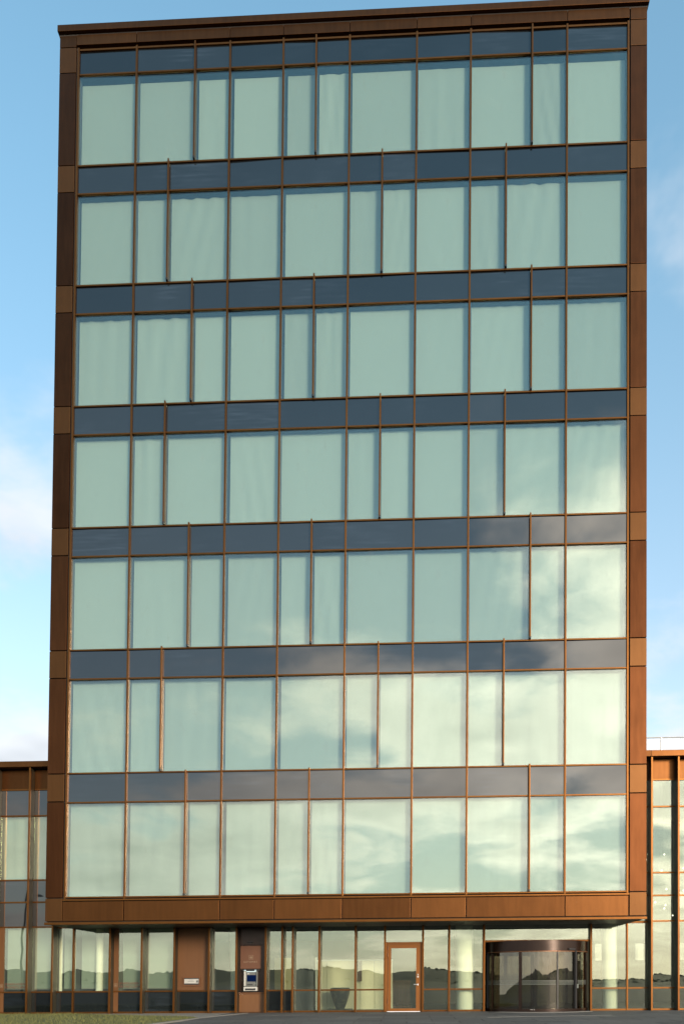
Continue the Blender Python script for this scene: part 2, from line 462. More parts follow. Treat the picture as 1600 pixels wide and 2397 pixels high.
gb = MB()
for i in range(26000):
    x, y = random.uniform(-15.5, -5.6), random.uniform(-6.5, 1.72)
    if not inside(lawn_poly, x, y): continue
    h = random.uniform(0.02, 0.06) * (1.25 if noise.noise((x * .8, y * .8, 0)) > 0.1 else 0.8)
    a = random.uniform(0, math.pi); w = random.uniform(.004, .008); lx, ly = random.gauss(0, .02), random.gauss(0, .02)
    b = len(gb.v)
    gb.v += [(x - w * math.cos(a), y - w * math.sin(a), .006), (x + w * math.cos(a), y + w * math.sin(a), .006), (x + lx, y + ly, .006 + h)]
    gb.f.append((b, b + 1, b + 2))
tag(gb.build('lawn_grass', M_BLADE, shear=False), 'short green and straw coloured grass of the lawn', kind='stuff')

# tuft of tall pale grass at the left edge
m, N = newmat('pale_blade')
principled(N, Base_Color=N.mix(N.noise(pos(N), 9.0, 3.0, 0.7), (0.14, 0.17, 0.09, 1), (0.34, 0.36, 0.22, 1)), Roughness=0.7); M_PALEB = m
tuft = empty('ornamental_grass', (-9.95, -4.2, 0.0)); tag(tuft, 'tuft of tall pale drooping grass at the edge of the lawn', 'plant')
tb = MB()
for i in range(90):
    a = random.uniform(0, 2 * math.pi); L = random.uniform(.25, .5); lean = random.uniform(.15, .55); ph = random.uniform(0, 6.28)
    px_, py_ = -9.95 + random.gauss(0, .06), -4.2 + random.gauss(0, .06); w = .006
    prev = None
    for k in range(5):
        t = k / 4
        q = (px_ + math.cos(a) * lean * L * t * t * 1.4, py_ + math.sin(a) * lean * L * t * t * 1.4, L * (t - .35 * lean * t * t))
        ww = w * (1 - t) + .001
        b = len(tb.v); tb.v += [(q[0] - ww * math.sin(a), q[1] + ww * math.cos(a), q[2]), (q[0] + ww * math.sin(a), q[1] - ww * math.cos(a), q[2])]
        if prev is not None: tb.f.append((prev, prev + 1, b + 1, b))
        prev = b
tb.build('leaf_blades', M_PALEB, tuft, shear=False)['kind'] = 'stuff'

# hills and woods behind the camera: seen in the glass
RIDGE = [(-1600, 9), (-900, 10.5), (-500, 10.5), (-325, 11), (-220, 10.6), (-130, 11.2), (-70, 12.8), (-40, 12.4), (5, 10.4), (45, 8.6), (90, 5.6), (150, 4.6), (300, 4.2), (700, 6.5), (1600, 9)]


def ridge(x):
    for (a, p), (b, q) in zip(RIDGE[:-1], RIDGE[1:]):
        if a <= x <= b:
            t = (x - a) / (b - a); t = t * t * (3 - 2 * t)
            return p + (q - p) * t + .5 * noise.noise((x * .02, 5.3, 0))
    return 8.0


hv = MB()
nx = 240
for i in range(nx + 1):
    x = -1500 + 3000 * i / nx
    h = ridge(x)
    hv.v += [(x, -420, -0.4), (x, -520, max(h * .55, .4)), (x, -640, max(h, 1.0)), (x, -900, max(h * .7, .5)), (x, -1200, -0.4)]
for i in range(nx):
    for k in range(4): hv.f.append((i * 5 + k, i * 5 + k + 1, i * 5 + k + 6, i * 5 + k + 5))
hills = tag(hv.build('hills', M_FIELD, shear=False, smooth=1.0), 'low dark hills mirrored in the ground floor glass', kind='structure')
wv = MB(); wrand = random.Random(3)
ico = bmesh.new(); bmesh.ops.create_icosphere(ico, subdivisions=1, radius=1.0)
iv = [v.co.copy() for v in ico.verts]; jf = [tuple(v.index for v in q.verts) for q in ico.faces]; ico.free()
for i in range(3800):
    x = wrand.uniform(-800, 800); y = wrand.choice((wrand.uniform(-660, -600), wrand.uniform(-660, -430)))
    if noise.noise((x * .012, y * .012, 4)) < -0.15: continue
    fr = min(1, max(0, (-420 - y) / 220)); h0 = ridge(x) * (fr * fr * .3 + fr * .7) * .97
    r = wrand.uniform(.4, 1.05) * (1.6 if wrand.random() < .04 else 1); b = len(wv.v)
    for v in iv:
        q = v * (1 + .35 * noise.noise(v * 2.3 + Vector((i, 0, 0))))
        wv.v.append((x + q.x * r * 1.7, y + q.y * r * 1.7, h0 + r * .5 + q.z * r))
    wv.f += [tuple(b + t for t in q) for q in jf]
M_WOODS = plain('far_woods', (0.022, 0.028, 0.018), 0.95, 0, 0.4, 0.05)
tag(wv.build('distant_wood', M_WOODS, shear=False), 'far dark line of trees mirrored in the glass', kind='stuff')

# curved lamp post behind the camera, mirrored in the left wing
lp = empty('street_lamp', (-26.2, -26.0, 0)); tag(lp, 'dark curved street lamp post mirrored in the upper glass of the left wing', 'street lamp')
pts = [(-26.2, -26, 0), (-26.15, -26, 2.5), (-26.0, -26, 4.8), (-25.75, -26, 6.6), (-25.5, -26, 8.2), (-25.35, -26, 9.6)]
MB().tube(pts, [.09, .085, .08, .075, .07, .06], 10).build('pole', M_MIDGREY, lp, shear=False, smooth=0.6)
MB().tube([(-25.72, -26, 6.75), (-25.4, -26, 6.9), (-25.2, -26, 6.9)], [.03, .03, .03], 8).build('arm', M_MIDGREY, lp, shear=False, smooth=0.6)
MB().lathe((-25.0, -26, 6.82), [(.05, 0), (.28, .03), (.30, .07), (.16, .14), (.04, .17)], 20).build('lamp_head', M_MIDGREY, lp, shear=False, smooth=0.6)

# ------------------------------------------------------------------ the office tower
Z0, H, ZT, ZBOT, ZTOP, ZROOF = 3.428, 3.6, 2.7495, 2.642, 28.538, 29.178
XL, IL, F0 = -10.523, -10.032, -9.972
MV = [-8.2364, -5.4664, -3.897, -1.9524, 0.0, 1.5622, 4.3326]
F8, IR, XR = 6.0803, 6.1345, 6.602
EDGES = [F0 + .03] + MV + [F8 - .03]
ODD = {1: -6.4926, 3: -2.9309, 6: 3.327}      # extra fins: bay index -> x, on every second floor
EVEN = {1: -7.2381, 4: -0.9817, 6: 2.5875}
YG = 0.045                                     # glass line of the tower
DEEP = 13.0
tower = empty('office_tower', (-1.95, 0, 0))
tag(tower, 'seven storey bronze clad office tower with glass facade overhanging its recessed ground floor', 'building')


def clad(x0, x1, y0, y1, z0, z1, mat):
    return MB().box(x0, x1, y0, y1, z0, z1).build('cladding_panel', mat, tower, bevel=0.006)


# backing behind the open joints
MB().box(XL + .03, F0 - .03, 0.035, 0.5, ZBOT + .05, ZROOF - .3).build('joint_backing', M_REC, tower)
MB().box(F8 + .03, XR - .03, 0.035, 0.5, ZBOT + .05, ZROOF - .3).build('joint_backing', M_REC, tower)
MB().box(F0 - .03, F8 + .03, 0.035, 0.5, ZBOT + .05, Z0 - .06).build('joint_backing', M_REC, tower)
MB().box(F0 - .03, F8 + .03, 0.10, 0.5, ZTOP - .02, ZROOF - .25).build('joint_backing', M_REC, tower)
J = 0.013
# corner strips
for (a, b) in ((XL, IL), (IR, XR)):
    z = ZBOT + .085
    lv = []
    for k in range(7):
        zb, zt = Z0 + H * k, Z0 + H * k + ZT
        if k == 0: lv.append((ZBOT + .085, zb - .02, M_SHORT))
        lv.append((zb - .02, zt + .02, M_TALL))
        lv.append((zt + .02, (Z0 + H * (k + 1) - .02) if k < 6 else ZTOP + .03, M_SHORT))
    lv.append((ZTOP + .03, 28.93, M_BAND))
    for (u, v, mt) in lv: clad(a, b, -0.035, 0.03, u + J, v - J, mt)
# bottom band and top fascia, joints on the mullion lines
bx = [IL] + MV + [F8 + .03]
for a, b in zip(bx[:-1], bx[1:]):
    clad(a + J, b - J, -0.03, 0.03, ZBOT + .095, Z0 - .125, M_BAND)
    clad(a + J * .6, b - J * .6, -0.035, 0.09, 28.635, 28.93, M_BAND)
# trims: bottom flange, sill flashing, parapet cap
MB().box(XL - .01, XR + .01, -0.07, 0.06, ZBOT - .01, ZBOT + .065).build('bottom_flange', M_TRIM, tower, bevel=0.008)
MB().box(IL + .02, F8 + .04, -0.06, 0.10, Z0 - .105, Z0 - .06).build('sill_flashing', M_TRIM, tower, bevel=0.004)
MB().box(XL - .05, XR + .05, -0.11, 0.45, 28.985, ZROOF).build('parapet_cap', M_BAND, tower, bevel=0.01)
MB().box(XL - .02, XR + .02, -0.02, 0.4, 28.90, 28.99).build('shadow_gap', M_REC, tower)
MB().box(XL - .05, XR + .05, 0.46, DEEP, 28.9, ZROOF - .02).build('roof', M_SOFF, tower)

# mullions, transoms
for x in MV:
    MB().box(x - .026, x + .026, -0.012, YG + .02, Z0 - .05, ZTOP + .04).build('mullion', M_TRIM, tower, bevel=0.004)
    MB().box(x - .024, x + .024, YG + .022, 0.24, Z0 - .05, ZTOP).build('inner_mullion', M_WALLIN, tower)
for x in (F0, F8):
    MB().box(x - .026, x + .026, -0.012, YG + .02, Z0 - .05, ZTOP + .04).build('mullion', M_TRIM, tower, bevel=0.004)
    MB().box(x - .024, x + .024, YG + .022, 0.24, Z0 - .05, ZTOP).build('inner_mullion', M_WALLIN, tower)


def transom(z, h, name='transom'):
    t = MB()
    for a, b in zip(EDGES[:-1], EDGES[1:]):
        MB().box(a + (.028 if a > EDGES[0] else .0), b - (.028 if b < EDGES[-1] else .0), 0.004, YG + .018, z - h, z + h).build(name, M_TRIM, tower, bevel=0.003)


for k in range(7):
    transom(Z0 + H * k, .021)
    transom(Z0 + H * k + ZT, .020)
transom(ZTOP - .01, .025)

blind_rng = random.Random(21)


def blind(win, x0, x1, z0, z1, y, k):
    b = MB(); nx_, nz_ = 14, 18
    amp = blind_rng.choice((0.0, 0.004, 0.008, 0.014, 0.020)) * min(1.0, (x1 - x0) / 1.2)
    th = blind_rng.uniform(-.22, .22); ph = blind_rng.uniform(0, 6.28); wl = blind_rng.uniform(.35, .6); sag = blind_rng.uniform(0, .008)
    for j in range(nz_ + 1):
        for i in range(nx_ + 1):
            u, v = i / nx_, j / nz_
            x = x0 + (x1 - x0) * u; z = z0 + (z1 - z0) * v
            env = math.sin(math.pi * u) ** .7 * (0.35 + .65 * (1 - v) if th > 0 else .35 + .65 * v)
            dy = amp * env * (math.sin((x + th * (z - z0) * 1.2) * 6.283 / wl + ph) + .5 * math.sin((x - th * (z - z0)) * 6.283 / wl * 1.7 + ph * 2))
            dy += sag * math.sin(math.pi * u)
            b.v.append((x, y + dy, z))
    n0 = nx_ + 1
    for j in range(nz_):
        for i in range(nx_): b.f.append((j * n0 + i, j * n0 + i + 1, (j + 1) * n0 + i + 1, (j + 1) * n0 + i))
    # a cloth has a back
    nv = len(b.v); b.v += [(x, yy + .003, z) for x, yy, z in b.v]
    b.f += [tuple(q + nv for q in reversed(fc)) for fc in b.f[:nx_ * nz_]]
    o = b.build('blind', M_BLIND, win, smooth=1.2)
    return o


for k in range(7):
    zb, zt = Z0 + H * k + .022, Z0 + H * k + ZT - .021
    st, se = Z0 + H * k + ZT + .021, (Z0 + H * (k + 1) - .022) if k < 6 else ZTOP - .036
    extra = ODD if k % 2 == 0 else EVEN
    for i, (a, b) in enumerate(zip(EDGES[:-1], EDGES[1:])):
        cuts = [a, extra[i], b] if i in extra else [a, b]
        if i in extra:
            x = extra[i]
            top = ZTOP + .03 if k == 6 else Z0 + H * (k + 1) + .04
            fin = MB().box(x - .022, x + .022, -0.065, YG - .004, zb + .05, top).build('fin', M_TRIM, tower, bevel=0.004)
            MB().box(x - .027, x + .027, -0.073, YG - .006, zb + .002, zb + .055).build('end_cap', M_BLACK, fin, bevel=0.004)
            MB().box(x - .022, x + .022, YG + .022, 0.20, zb, zt).build('inner_mullion', M_WALLIN, tower)
        for c, d in zip(cuts[:-1], cuts[1:]):
            l = c + (.027 if c > EDGES[0] else .0); r = d - (.027 if d < EDGES[-1] else .0)
            w = MB().pane(l, r, YG, zb, zt, .016, .0042).build('window', M_GLASS, tower)
            gl = blind_rng.choice((0, 0, .01, .03)); 
            if i == 3 or i == 2: gl += .05 * blind_rng.random()
            blind(w, l + .012 + gl, r - .012, zb - .02, zt + (.015, .015, .0, -.015, -.03, -.045, -.08)[k], 0.215, k)
            MB().pane(l, r, YG - .004, st, se, .02, .0052).build('spandrel_pane', M_SPAN, tower)
    # structure behind
    MB().box(F0 - .02, F8 + .02, 0.12, 1.4, Z0 + H * k + ZT + .01, Z0 + H * (k + 1) - .02 if k < 6 else ZTOP - .03).build('floor_slab', M_SLAB, tower)
MB().box(F0 - .02, F8 + .02, 1.42, 1.6, Z0 - .05, ZTOP - .03).build('inner_wall', M_WALLIN, tower)
MB().box(F0 - .02, F8 + .02, 0.12, 1.4, ZBOT + .12, Z0 - .02).build('floor_slab', M_SLAB, tower)

# sides and back: storey-high panels
for s, x in ((-1, XL), (1, XR)):
    for k in range(7):
        for j in range(4):
            y0 = 0.05 + j * 3.24; y1 = y0 + 3.22
            lo = ZBOT + .085 if k == 0 else Z0 + H * k - .02
            xa, xb = (x + .005, x + .06) if s < 0 else (x - .06, x - .005)
            MB().box(xa, xb, y0, y1, lo + J, Z0 + H * k + ZT + .02 - J).build('side_panel', M_TALL, tower)
            xa, xb = (x - .025, x + .06) if s < 0 else (x - .06, x - .002)
            MB().box(xa, xb, y0, y1, Z0 + H * k + ZT + .02 + J, (Z0 + H * (k + 1) - .02 if k < 6 else 28.55) - J).build('side_panel', M_SHORT, tower)
    xa = x + .07 if s < 0 else x - .27
    MB().box(xa, xa + .2, 0.52, DEEP, ZBOT + .05, 28.89).build('side_wall', M_REC, tower)
MB().box(XL + .1, XR - .1, DEEP - .1, DEEP + .15, ZBOT + .05, 28.85).build('back_wall', M_TALL, tower)
# soffit boards over the recessed ground floor
for a, b in zip(([XL + .005] + MV), MV + [XR - .005]):
    MB().box(a + .006, b - .006, 0.07, D + .10, ZBOT + .005, ZBOT + .04).build('soffit_panel', M_SOFF, tower)
MB().box(XL + .1, XR - .1, 0.10, DEEP, ZBOT + .05, ZBOT + .115).build('floor_slab', M_SLAB, tower)

# ------------------------------------------------------------------ ground floor under the tower and the wings
lw = empty('glazed_wing', (-14, D, 0)); tag(lw, 'two storey bronze framed glass wing to the left of the tower', 'building')
rw = empty('glazed_wing', (11, D, 0)); tag(rw, 'two storey bronze framed glass wing to the right of the tower', 'building')
FD = 0.30
YF = D - FD
ZS = 2.655
LEV = [0.0, 0.685, 2.715, 3.495, 4.19, 6.21, 7.035]


def fin(x, z1, parent, w=.029, d=FD, z0=0.0):
    o = MB().box(x - w, x + w, D - d, D - d + .05, z0, z1).build('fin', M_TRIM, parent, bevel=0.003)
    MB().box(x - w + .003, x + w - .003, D - d + .051, D + .05, z0, z1).build('fin_blade', M_OLIVE, o)
    return o


def rail(x0, x1, z, h, parent, y=None, name='rail'):
    y = D - .03 if y is None else y
    return MB().box(x0, x1, y, D + .045, z - h, z + h).build(name, M_TRIM, parent, bevel=0.003)


def gpane(x0, x1, z0, z1, mat, parent, name='window', j=.0012):
    return MB().pane(x0, x1, D, z0, z1, .016, j).build(name, mat, parent)


FT = [-9.23, -8.238, -7.228, -6.152, -5.311, -4.411, -3.905, -3.583, -2.768, -1.662, -.774, .39, 1.189, 2.249, 5.478]
for x in FT:
    fin(x, ZBOT + .0, tower, d=FD if x < -1 else .14)
# bays: (x0, x1, upper, lower)
for i in range(len(FT) - 1):
    a, b = FT[i] + .03, FT[i + 1] - .03
    if i in (5 - 1,):               # cash machine bay: built below
        continue
    if i == 13: continue            # revolving door bay
    rail(a, b, .03, .03, tower)
    if i == 10: continue            # side door bay
    rail(a, b, .685, .024, tower)
    low = M_DARK if i in (0, 1, 2, 3, 5, 6) else M_CLEAR
    if i == 0:
        MB().box(a, a + .145, D - .02, D + .03, .711, ZS - .02).build('cladding_panel', M_PANELB, tower)
        MB().box(a, a + .145, D - .02, D + .03, .062, .659).build('cladding_panel', M_PANELB, tower)
        a += .15
    gpane(a, b, .06, .66, low, tower, 'plinth_pane')
    if i == 2:
        MB().box(a, b, D - .01, D + .03, .71, ZS - .02).build('cladding_panel', M_PANELB, tower)
    else:
        w = gpane(a, b, .709, ZS, M_CLEAR, tower)
        if i in (0, 1):
            blind(w, a + .02, b - .02, .80, ZS, D + .16, 0)
            MB().box(a + .02, b - .02, D + .15, D + .17, .765, .80).build('hem_bar', M_HEM, w)
MB().box(-9.2, 7.2, D - .02, D + .05, ZS, ZBOT + .05).build('head_rail', M_SOFF, tower)

# lettering and emblem on the glass and panels of the left side
def lettering(x, parent, px0, px1):
    text('lettering', 'SPAREKASSEN', .098, (x, D - .006, .905), M_LETTERR, parent, spacing=1.06)
    text('lettering', 'KRONJYLLAND', .098, (x, D - .006, .805), M_LETTERR, parent, spacing=1.06)
    e = MB(); cxm = (px0 + px1) / 2; s = .052; zc = .885
    for q in ((-s, s, s - .008, s), (-s, s, -s, -s + .008), (-s, -s + .008, -s + .008, s - .008), (s - .008, s, -s + .008, s - .008)):
        e.box(cxm + q[0], cxm + q[1], D - .026, D - .0215, zc + q[2], zc + q[3])
    # crown: base bar and three points
    e.box(cxm - .026, cxm + .026, D - .026, D - .0215, zc - .026, zc - .014)
    for dx in (-.02, 0, .02):
        e.box(cxm + dx - .006, cxm + dx + .006, D - .026, D - .0215, zc - .011, zc + (.024 if dx == 0 else .014))
    return e.build('emblem', M_LETTER, parent)


lettering(-9.02, tower, -9.2, -9.055)

# --- cash machine bay
a, b = FT[4] + .03, FT[5] - .03
MB().box(a, b, D + .0, D + .03, 2.10, ZS).build('cladding_panel', M_DBROWN, tower)
MB().box(a, -5.20, D + .0, D + .03, .64, 2.09).build('cladding_panel', M_DBROWN, tower)
MB().box(-4.60, b, D + .0, D + .03, .64, 2.09).build('cladding_panel', M_DBROWN, tower)
MB().box(-5.19, -4.61, D + .04, D + .06, .64, 2.09).build('cladding_panel', M_DBROWN, tower)
MB().box(a, b, D - .03, D + .03, .585, .63).build('ledge', M_FIN, tower)
MB().box(a + .01, b - .01, D - .005, D + .03, .03, .575).build('cladding_panel', M_PANELB, tower)
rail(a, b, .015, .015, tower)
sg = MB().box(-5.235, -4.60, D - .03, D - .005, 1.36, 2.07).build('cash_machine_sign', M_SIGNBR, bevel=.004)
tag(sg, 'brown cash machine sign panel with small crown emblem and AUTOMAT lettering', 'sign')
text('lettering', 'AUTOMAT', .078, (-4.90, D - .033, 1.545), M_LETTER, sg, 'CENTER', 1.25)
e = MB(); cxm, zc, s = -4.905, 1.715, .066
for q in ((-s, s, s - .007, s), (-s, s, -s, -s + .007), (-s, -s + .007, -s + .007, s - .007), (s - .007, s, -s + .007, s - .007)):
    e.box(cxm + q[0], cxm + q[1], D - .0335, D - .0305, zc + q[2], zc + q[3])
e.box(cxm - .034, cxm + .034, D - .0335, D - .0305, zc - .034, zc - .018)
for dx in (-.027, 0, .027):
    e.box(cxm + dx - .008, cxm + dx + .008, D - .0335, D - .0305, zc - .015, zc + (.034 if dx == 0 else .020))
e.build('emblem', M_LETTER, sg)
wl = empty('wall_light', (-4.93, D, 2.17)); tag(wl, 'small black wall light above the cash machine sign', 'lamp')
MB().box(-5.03, -4.83, D - .05, D - .001, 2.175, 2.205).build('housing', M_BLACK, wl, bevel=.006)
MB().box(-4.96, -4.90, D - .02, D - .001, 2.14, 2.172).build('bracket', M_BLACK, wl)
atm = empty('cash_machine', (-4.905, D, .66)); tag(atm, 'grey cash machine with blue screen set into the brown panel', 'cash machine')
ax0, ax1 = -5.115, -4.695
MB().box(ax0, ax0 + .05, D - .06, D + .03, .83, 1.29).build('side_frame', M_LTGREY, atm, bevel=.006)
MB().box(ax1 - .035, ax1, D - .06, D + .03, .83, 1.29).build('side_frame', M_MIDGREY, atm, bevel=.006)
MB().box(ax0 - .06, ax1 + .05, D - .09, D + .02, 1.295, 1.335).build('canopy', M_BLACK, atm, bevel=.006)
for x in (ax0 + .01, ax1 - .09):
    MB().box(x, x + .06, D - .10, D - .088, 1.302, 1.322).build('spot_light', M_STRIP, atm)
MB().box(ax0 + .07, ax1 - .05, D - .03, D - .01, 1.262, 1.284).build('light_strip', M_STRIP, atm)
MB().box(ax0 + .05, ax1 - .035, D - .012, D + .03, .83, 1.26).build('fascia', M_MIDGREY, atm)
MB().box(ax0 + .09, ax1 - .055, D - .02, D - .013, .965, 1.165).build('screen', M_SCREEN, atm)
MB().box(ax0 + .095, ax0 + .16, D - .022, D - .013, 1.19, 1.215).build('card_label', M_LTGREY, atm)
MB().box(ax0 + .10, ax0 + .27, D - .03, D - .013, .855, .885).build('card_slot', M_BLACK, atm)
MB().box(ax1 - .10, ax1 - .05, D - .03, D - .013, .89, .915).build('card_reader', M_STRIPE, atm, bevel=.003)
MB().box(ax0, ax1, D - .10, D + .03, .675, .80).build('keypad_shelf', M_LTGREY, atm, bevel=.008)
MB().box(ax0 + .05, ax1 - .05, D - .108, D - .101, .695, .755).build('cash_slot', M_BLACK, atm)
MB().box(ax0 + .02, ax1 - .02, D - .07, D + .0, .805, .825).build('keypad', M_MIDGREY, atm)

# --- night deposit box on the brown panel
dp = empty('deposit_box', (-6.75, D - .01, .82)); tag(dp, 'small framed letter slot with white label on the brown panel', 'letter slot')
zz0, zz1, xx0, xx1 = .835, 1.135, -7.03, -6.475
for q in ((xx0, xx1, zz1 - .045, zz1), (xx0, xx1, zz0, zz0 + .045), (xx0, xx0 + .045, zz0 + .045, zz1 - .045), (xx1 - .045, xx1, zz0 + .045, zz1 - .045)):
    MB().box(q[0], q[1], D - .05, D - .011, q[2], q[3]).build('frame', M_FIN, dp)
MB().box(xx0 + .045, xx1 - .045, D - .02, D - .011, zz0 + .045, zz1 - .045).build('flap', M_BLACK, dp)
pl = MB().box(xx0 + .05, xx1 - .05, D - .026, D - .0205, zz0 + .085, zz1 - .075).build('label_plate', M_LTGREY, dp)
MB().box(xx0 + .20, xx0 + .32, D - .029, D - .0262, zz0 + .187, zz0 + .197).build('print_line', M_MIDGREY, pl)
MB().box(xx0 + .16, xx0 + .36, D - .029, D - .0262, zz0 + .145, zz0 + .158).build('print_line', M_MIDGREY, pl)
MB().box(xx1 - .135, xx1 - .065, D - .03, D - .0262, zz0 + .11, zz0 + .18).build('lock_plate', M_MIDGREY, pl)

# --- side door
dx0, dx1 = FT[10] + .03, FT[11] - .03
dr = MB().box(dx0, dx0 + .07, D - .06, D + .05, .0, 2.14).box(dx1 - .07, dx1, D - .06, D + .05, .0, 2.14).box(dx0 + .07, dx1 - .07, D - .06, D + .05, 2.07, 2.14).build('entrance_door', M_ORANGE, tower)
lf = MB()
lx0, lx1 = dx0 + .074, dx1 - .074
lf.box(lx0, lx0 + .09, D - .085, D - .03, .02, 2.066).box(lx1 - .10, lx1, D - .085, D - .03, .02, 2.066).box(lx0 + .09, lx1 - .10, D - .085, D - .03, 1.955, 2.066).box(lx0 + .09, lx1 - .10, D - .085, D - .03, .02, .11)
lf.build('door_leaf', M_ORANGE, dr)
MB().pane(lx0 + .088, lx1 - .098, D - .05, .108, 1.957, .016, .0008).build('door_pane', M_CLEAR, dr)
for z in (.28, 1.70, 1.90): MB().cyl((lx0 - .01, D - .085), .014, z, z + .11, 12).build('hinge', M_FIN, dr)
hx = lx1 - .045
MB().cyl((hx, D - .094), .024, .81, .86, 16).build('lock_rose', M_STEEL, dr)
MB().box(hx - .13, hx + .01, D - .125, D - .108, .83, .85).build('handle', M_STEEL, dr, bevel=.005)
MB().box(hx - .022, hx + .022, D - .094, D - .0852, 1.05, 1.10).build('keypad', M_STEEL, dr, bevel=.003)
MB().cyl((hx, D - .094), .022, 1.12, 1.16, 16).build('door_button', M_LTGREY, dr)
MB().box(dx0 + .05, dx1 - .05, D - .16, D - .065, -.005, .022).build('threshold', M_FROST, dr)
gpane(dx0, dx1, 2.145, ZS, M_CLEAR, tower)

# --- revolving door
rv = empty('revolving_door', (3.863, D + .5, 0)); rv.parent = tower; rv.location = Vector((3.863, D + .5, 0)) - tower.location
tag(rv, 'curved dark brown revolving door with frosted stripes')
RC = (3.863, D + .5); RR = 1.60
rail(2.28, 5.448, 2.145, .03, tower, D - .06)
gpane(2.28, 5.448, 2.178, ZS, M_CLEAR, tower)
AMAX = math.acos(-.0) * 2
a_end = math.asin(1.0)
MB().arc(RC, RR - .12, RR + .02, -math.pi, math.pi, 1.80, 2.11, 72).build('drum_canopy', M_DBROWN, rv, smooth=.6)
MB().cyl(RC, RR - .125, 2.07, 2.10, 48).build('drum_roof', M_DBROWN, rv)
MB().arc(RC, RR - .05, RR + .03, -math.pi * .62, math.pi * .62, 1.775, 1.798, 48).build('canopy_lip', M_FIN, rv)
MB().arc(RC, RR - .06, RR + .02, -math.pi * .62, math.pi * .62, .008, .10, 48).build('base_ring', M_DBROWN, rv, smooth=.6)
aa = [-1.78, math.asin(-.40), math.asin(.27), math.asin(.62), 1.78]
for i, (p0, p1) in enumerate(zip(aa[:-1], aa[1:])):
    pn = MB().arc(RC, RR - .03, RR - .014, p0 + .015, p1 - .015, .10, 1.79, 18).build('curved_pane', M_DRUM, rv, smooth=.6)
    for q in range(4):
        MB().arc(RC, RR - .012, RR - .009, p0 + .03, p1 - .03, .815 + .036 * q, .823 + .036 * q, 18).build('frosted_stripe', M_STRIPE, pn)
for ang, w, mt, dep in ((-1.22, .022, M_BLACK, .03), (-1.05, .012, M_DBROWN, .02), (aa[1], .026, M_DBROWN, .02), (aa[2], .010, M_BLACK, .01), (aa[3], .020, M_BLACK, .05), (aa[3] + .05, .012, M_DBROWN, .02), (1.15, .010, M_DBROWN, .01)):
    MB().arc(RC, RR - .06, RR + dep, ang - w, ang + w, .10, 1.80, 3).build('post', mt, rv)
sa = aa[3] - .09
MB().arc(RC, RR + .02, RR + .07, sa - .09, sa + .06, 1.83, 1.87, 6).build('sensor', M_BLACK, rv)
MB().arc(RC, RR + .032, RR + .05, aa[3] + .035, aa[3] + .06, .70, .82, 2).build('push_button', M_STRIPE, rv)
for q in range(3):
    MB().arc(RC, RR + .021, RR + .025, -.22 + .03 * q, -.21 + .03 * q, .075, .09, 1).build('screw', M_WHITE, rv)
# turning wings
MB().cyl(RC, .05, .0, 1.80, 16).build('spindle', M_BLACK, rv)
for q in range(3):
    an = .55 + q * 2 * math.pi / 3
    dxy = Vector((math.sin(an), -math.cos(an))); nn = Vector((dxy.y, -dxy.x))
    def quad(r0, r1, t): return [(RC[0] + dxy.x * r0 + nn.x * t, RC[1] + dxy.y * r0 + nn.y * t), (RC[0] + dxy.x * r1 + nn.x * t, RC[1] + dxy.y * r1 + nn.y * t), (RC[0] + dxy.x * r1 - nn.x * t, RC[1] + dxy.y * r1 - nn.y * t), (RC[0] + dxy.x * r0 - nn.x * t, RC[1] + dxy.y * r0 - nn.y * t)]
    wg = MB().prism(quad(.055, .11, .02), .03, 1.78).prism(quad(1.42, 1.48, .02), .03, 1.78).prism(quad(.11, 1.42, .02), 1.70, 1.78).prism(quad(.11, 1.42, .02), .03, .13).build('door_wing', M_DBROWN, rv)
    MB().prism(quad(.11, 1.42, .006), .13, 1.70).build('wing_pane', M_CLEAR, wg)
MB().arc(RC, RR + .06, RR + .40, -.75, .85, .010, .020, 30).build('threshold', M_STONE, rv)

# --- wings
def wing(parent, fins, x_end, clear, hidden):
    """fins: list of x from the tower outwards"""
    for x in fins: fin(x, 7.66, parent, .026)
    xs = sorted(fins)
    for a, b in zip(xs[:-1], xs[1:]):
        l, r = a + .028, b - .028
        for z in LEV[1:]:
            rail(l, r, z, .024, parent)
        rail(l, r, .03, .03, parent)
        MB().box(l, r, D - .015, D + .03, 7.062, 7.655).build('cladding_panel', M_BAND, parent)
        for q in range(6):
            z0, z1 = LEV[q] + (.025 if q else .06), LEV[q + 1] - .025
            if clear: mt = M_CLEAR
            else: mt = (M_DARK, M_CLEAR, M_SPAN, M_SPAN, M_CLEAR, M_SPAN)[q]
            ll = l
            if not clear and abs(a + 12.86) < .02 and q < 2:
                ll = l + .17
                MB().box(l, ll - .004, D - .02, D + .03, z0, z1).build('cladding_panel', M_PANELB, parent)
            w = gpane(ll, r, z0, z1, mt, parent, 'window' if mt is M_CLEAR else 'spandrel_pane')
            if not clear and mt is M_CLEAR:
                lo = z0 + .09 if q == 1 else z0
                blind(w, ll + .015, r - .015, lo, z1 + .01, D + .16, 0)
                if q == 1: MB().box(ll + .015, r - .015, D + .15, D + .17, lo - .035, lo).build('hem_bar', M_HEM, w)
    xa, xb = xs[0] - .03, xs[-1] + .03
    MB().box(xa, xb, YF - .03, D + .35, 7.675, 7.855).build('roof_cap', M_BAND, parent, bevel=.008)
    MB().box(xa, xb, D + .36, 14, 7.55, 7.80).build('roof', M_SOFF, parent)


wing(lw, [-9.235 - 1.795 - .79 - 1.05 - .8 * i for i in range(8)][::-1] + [-11.821, -11.031], -20, False, 0)
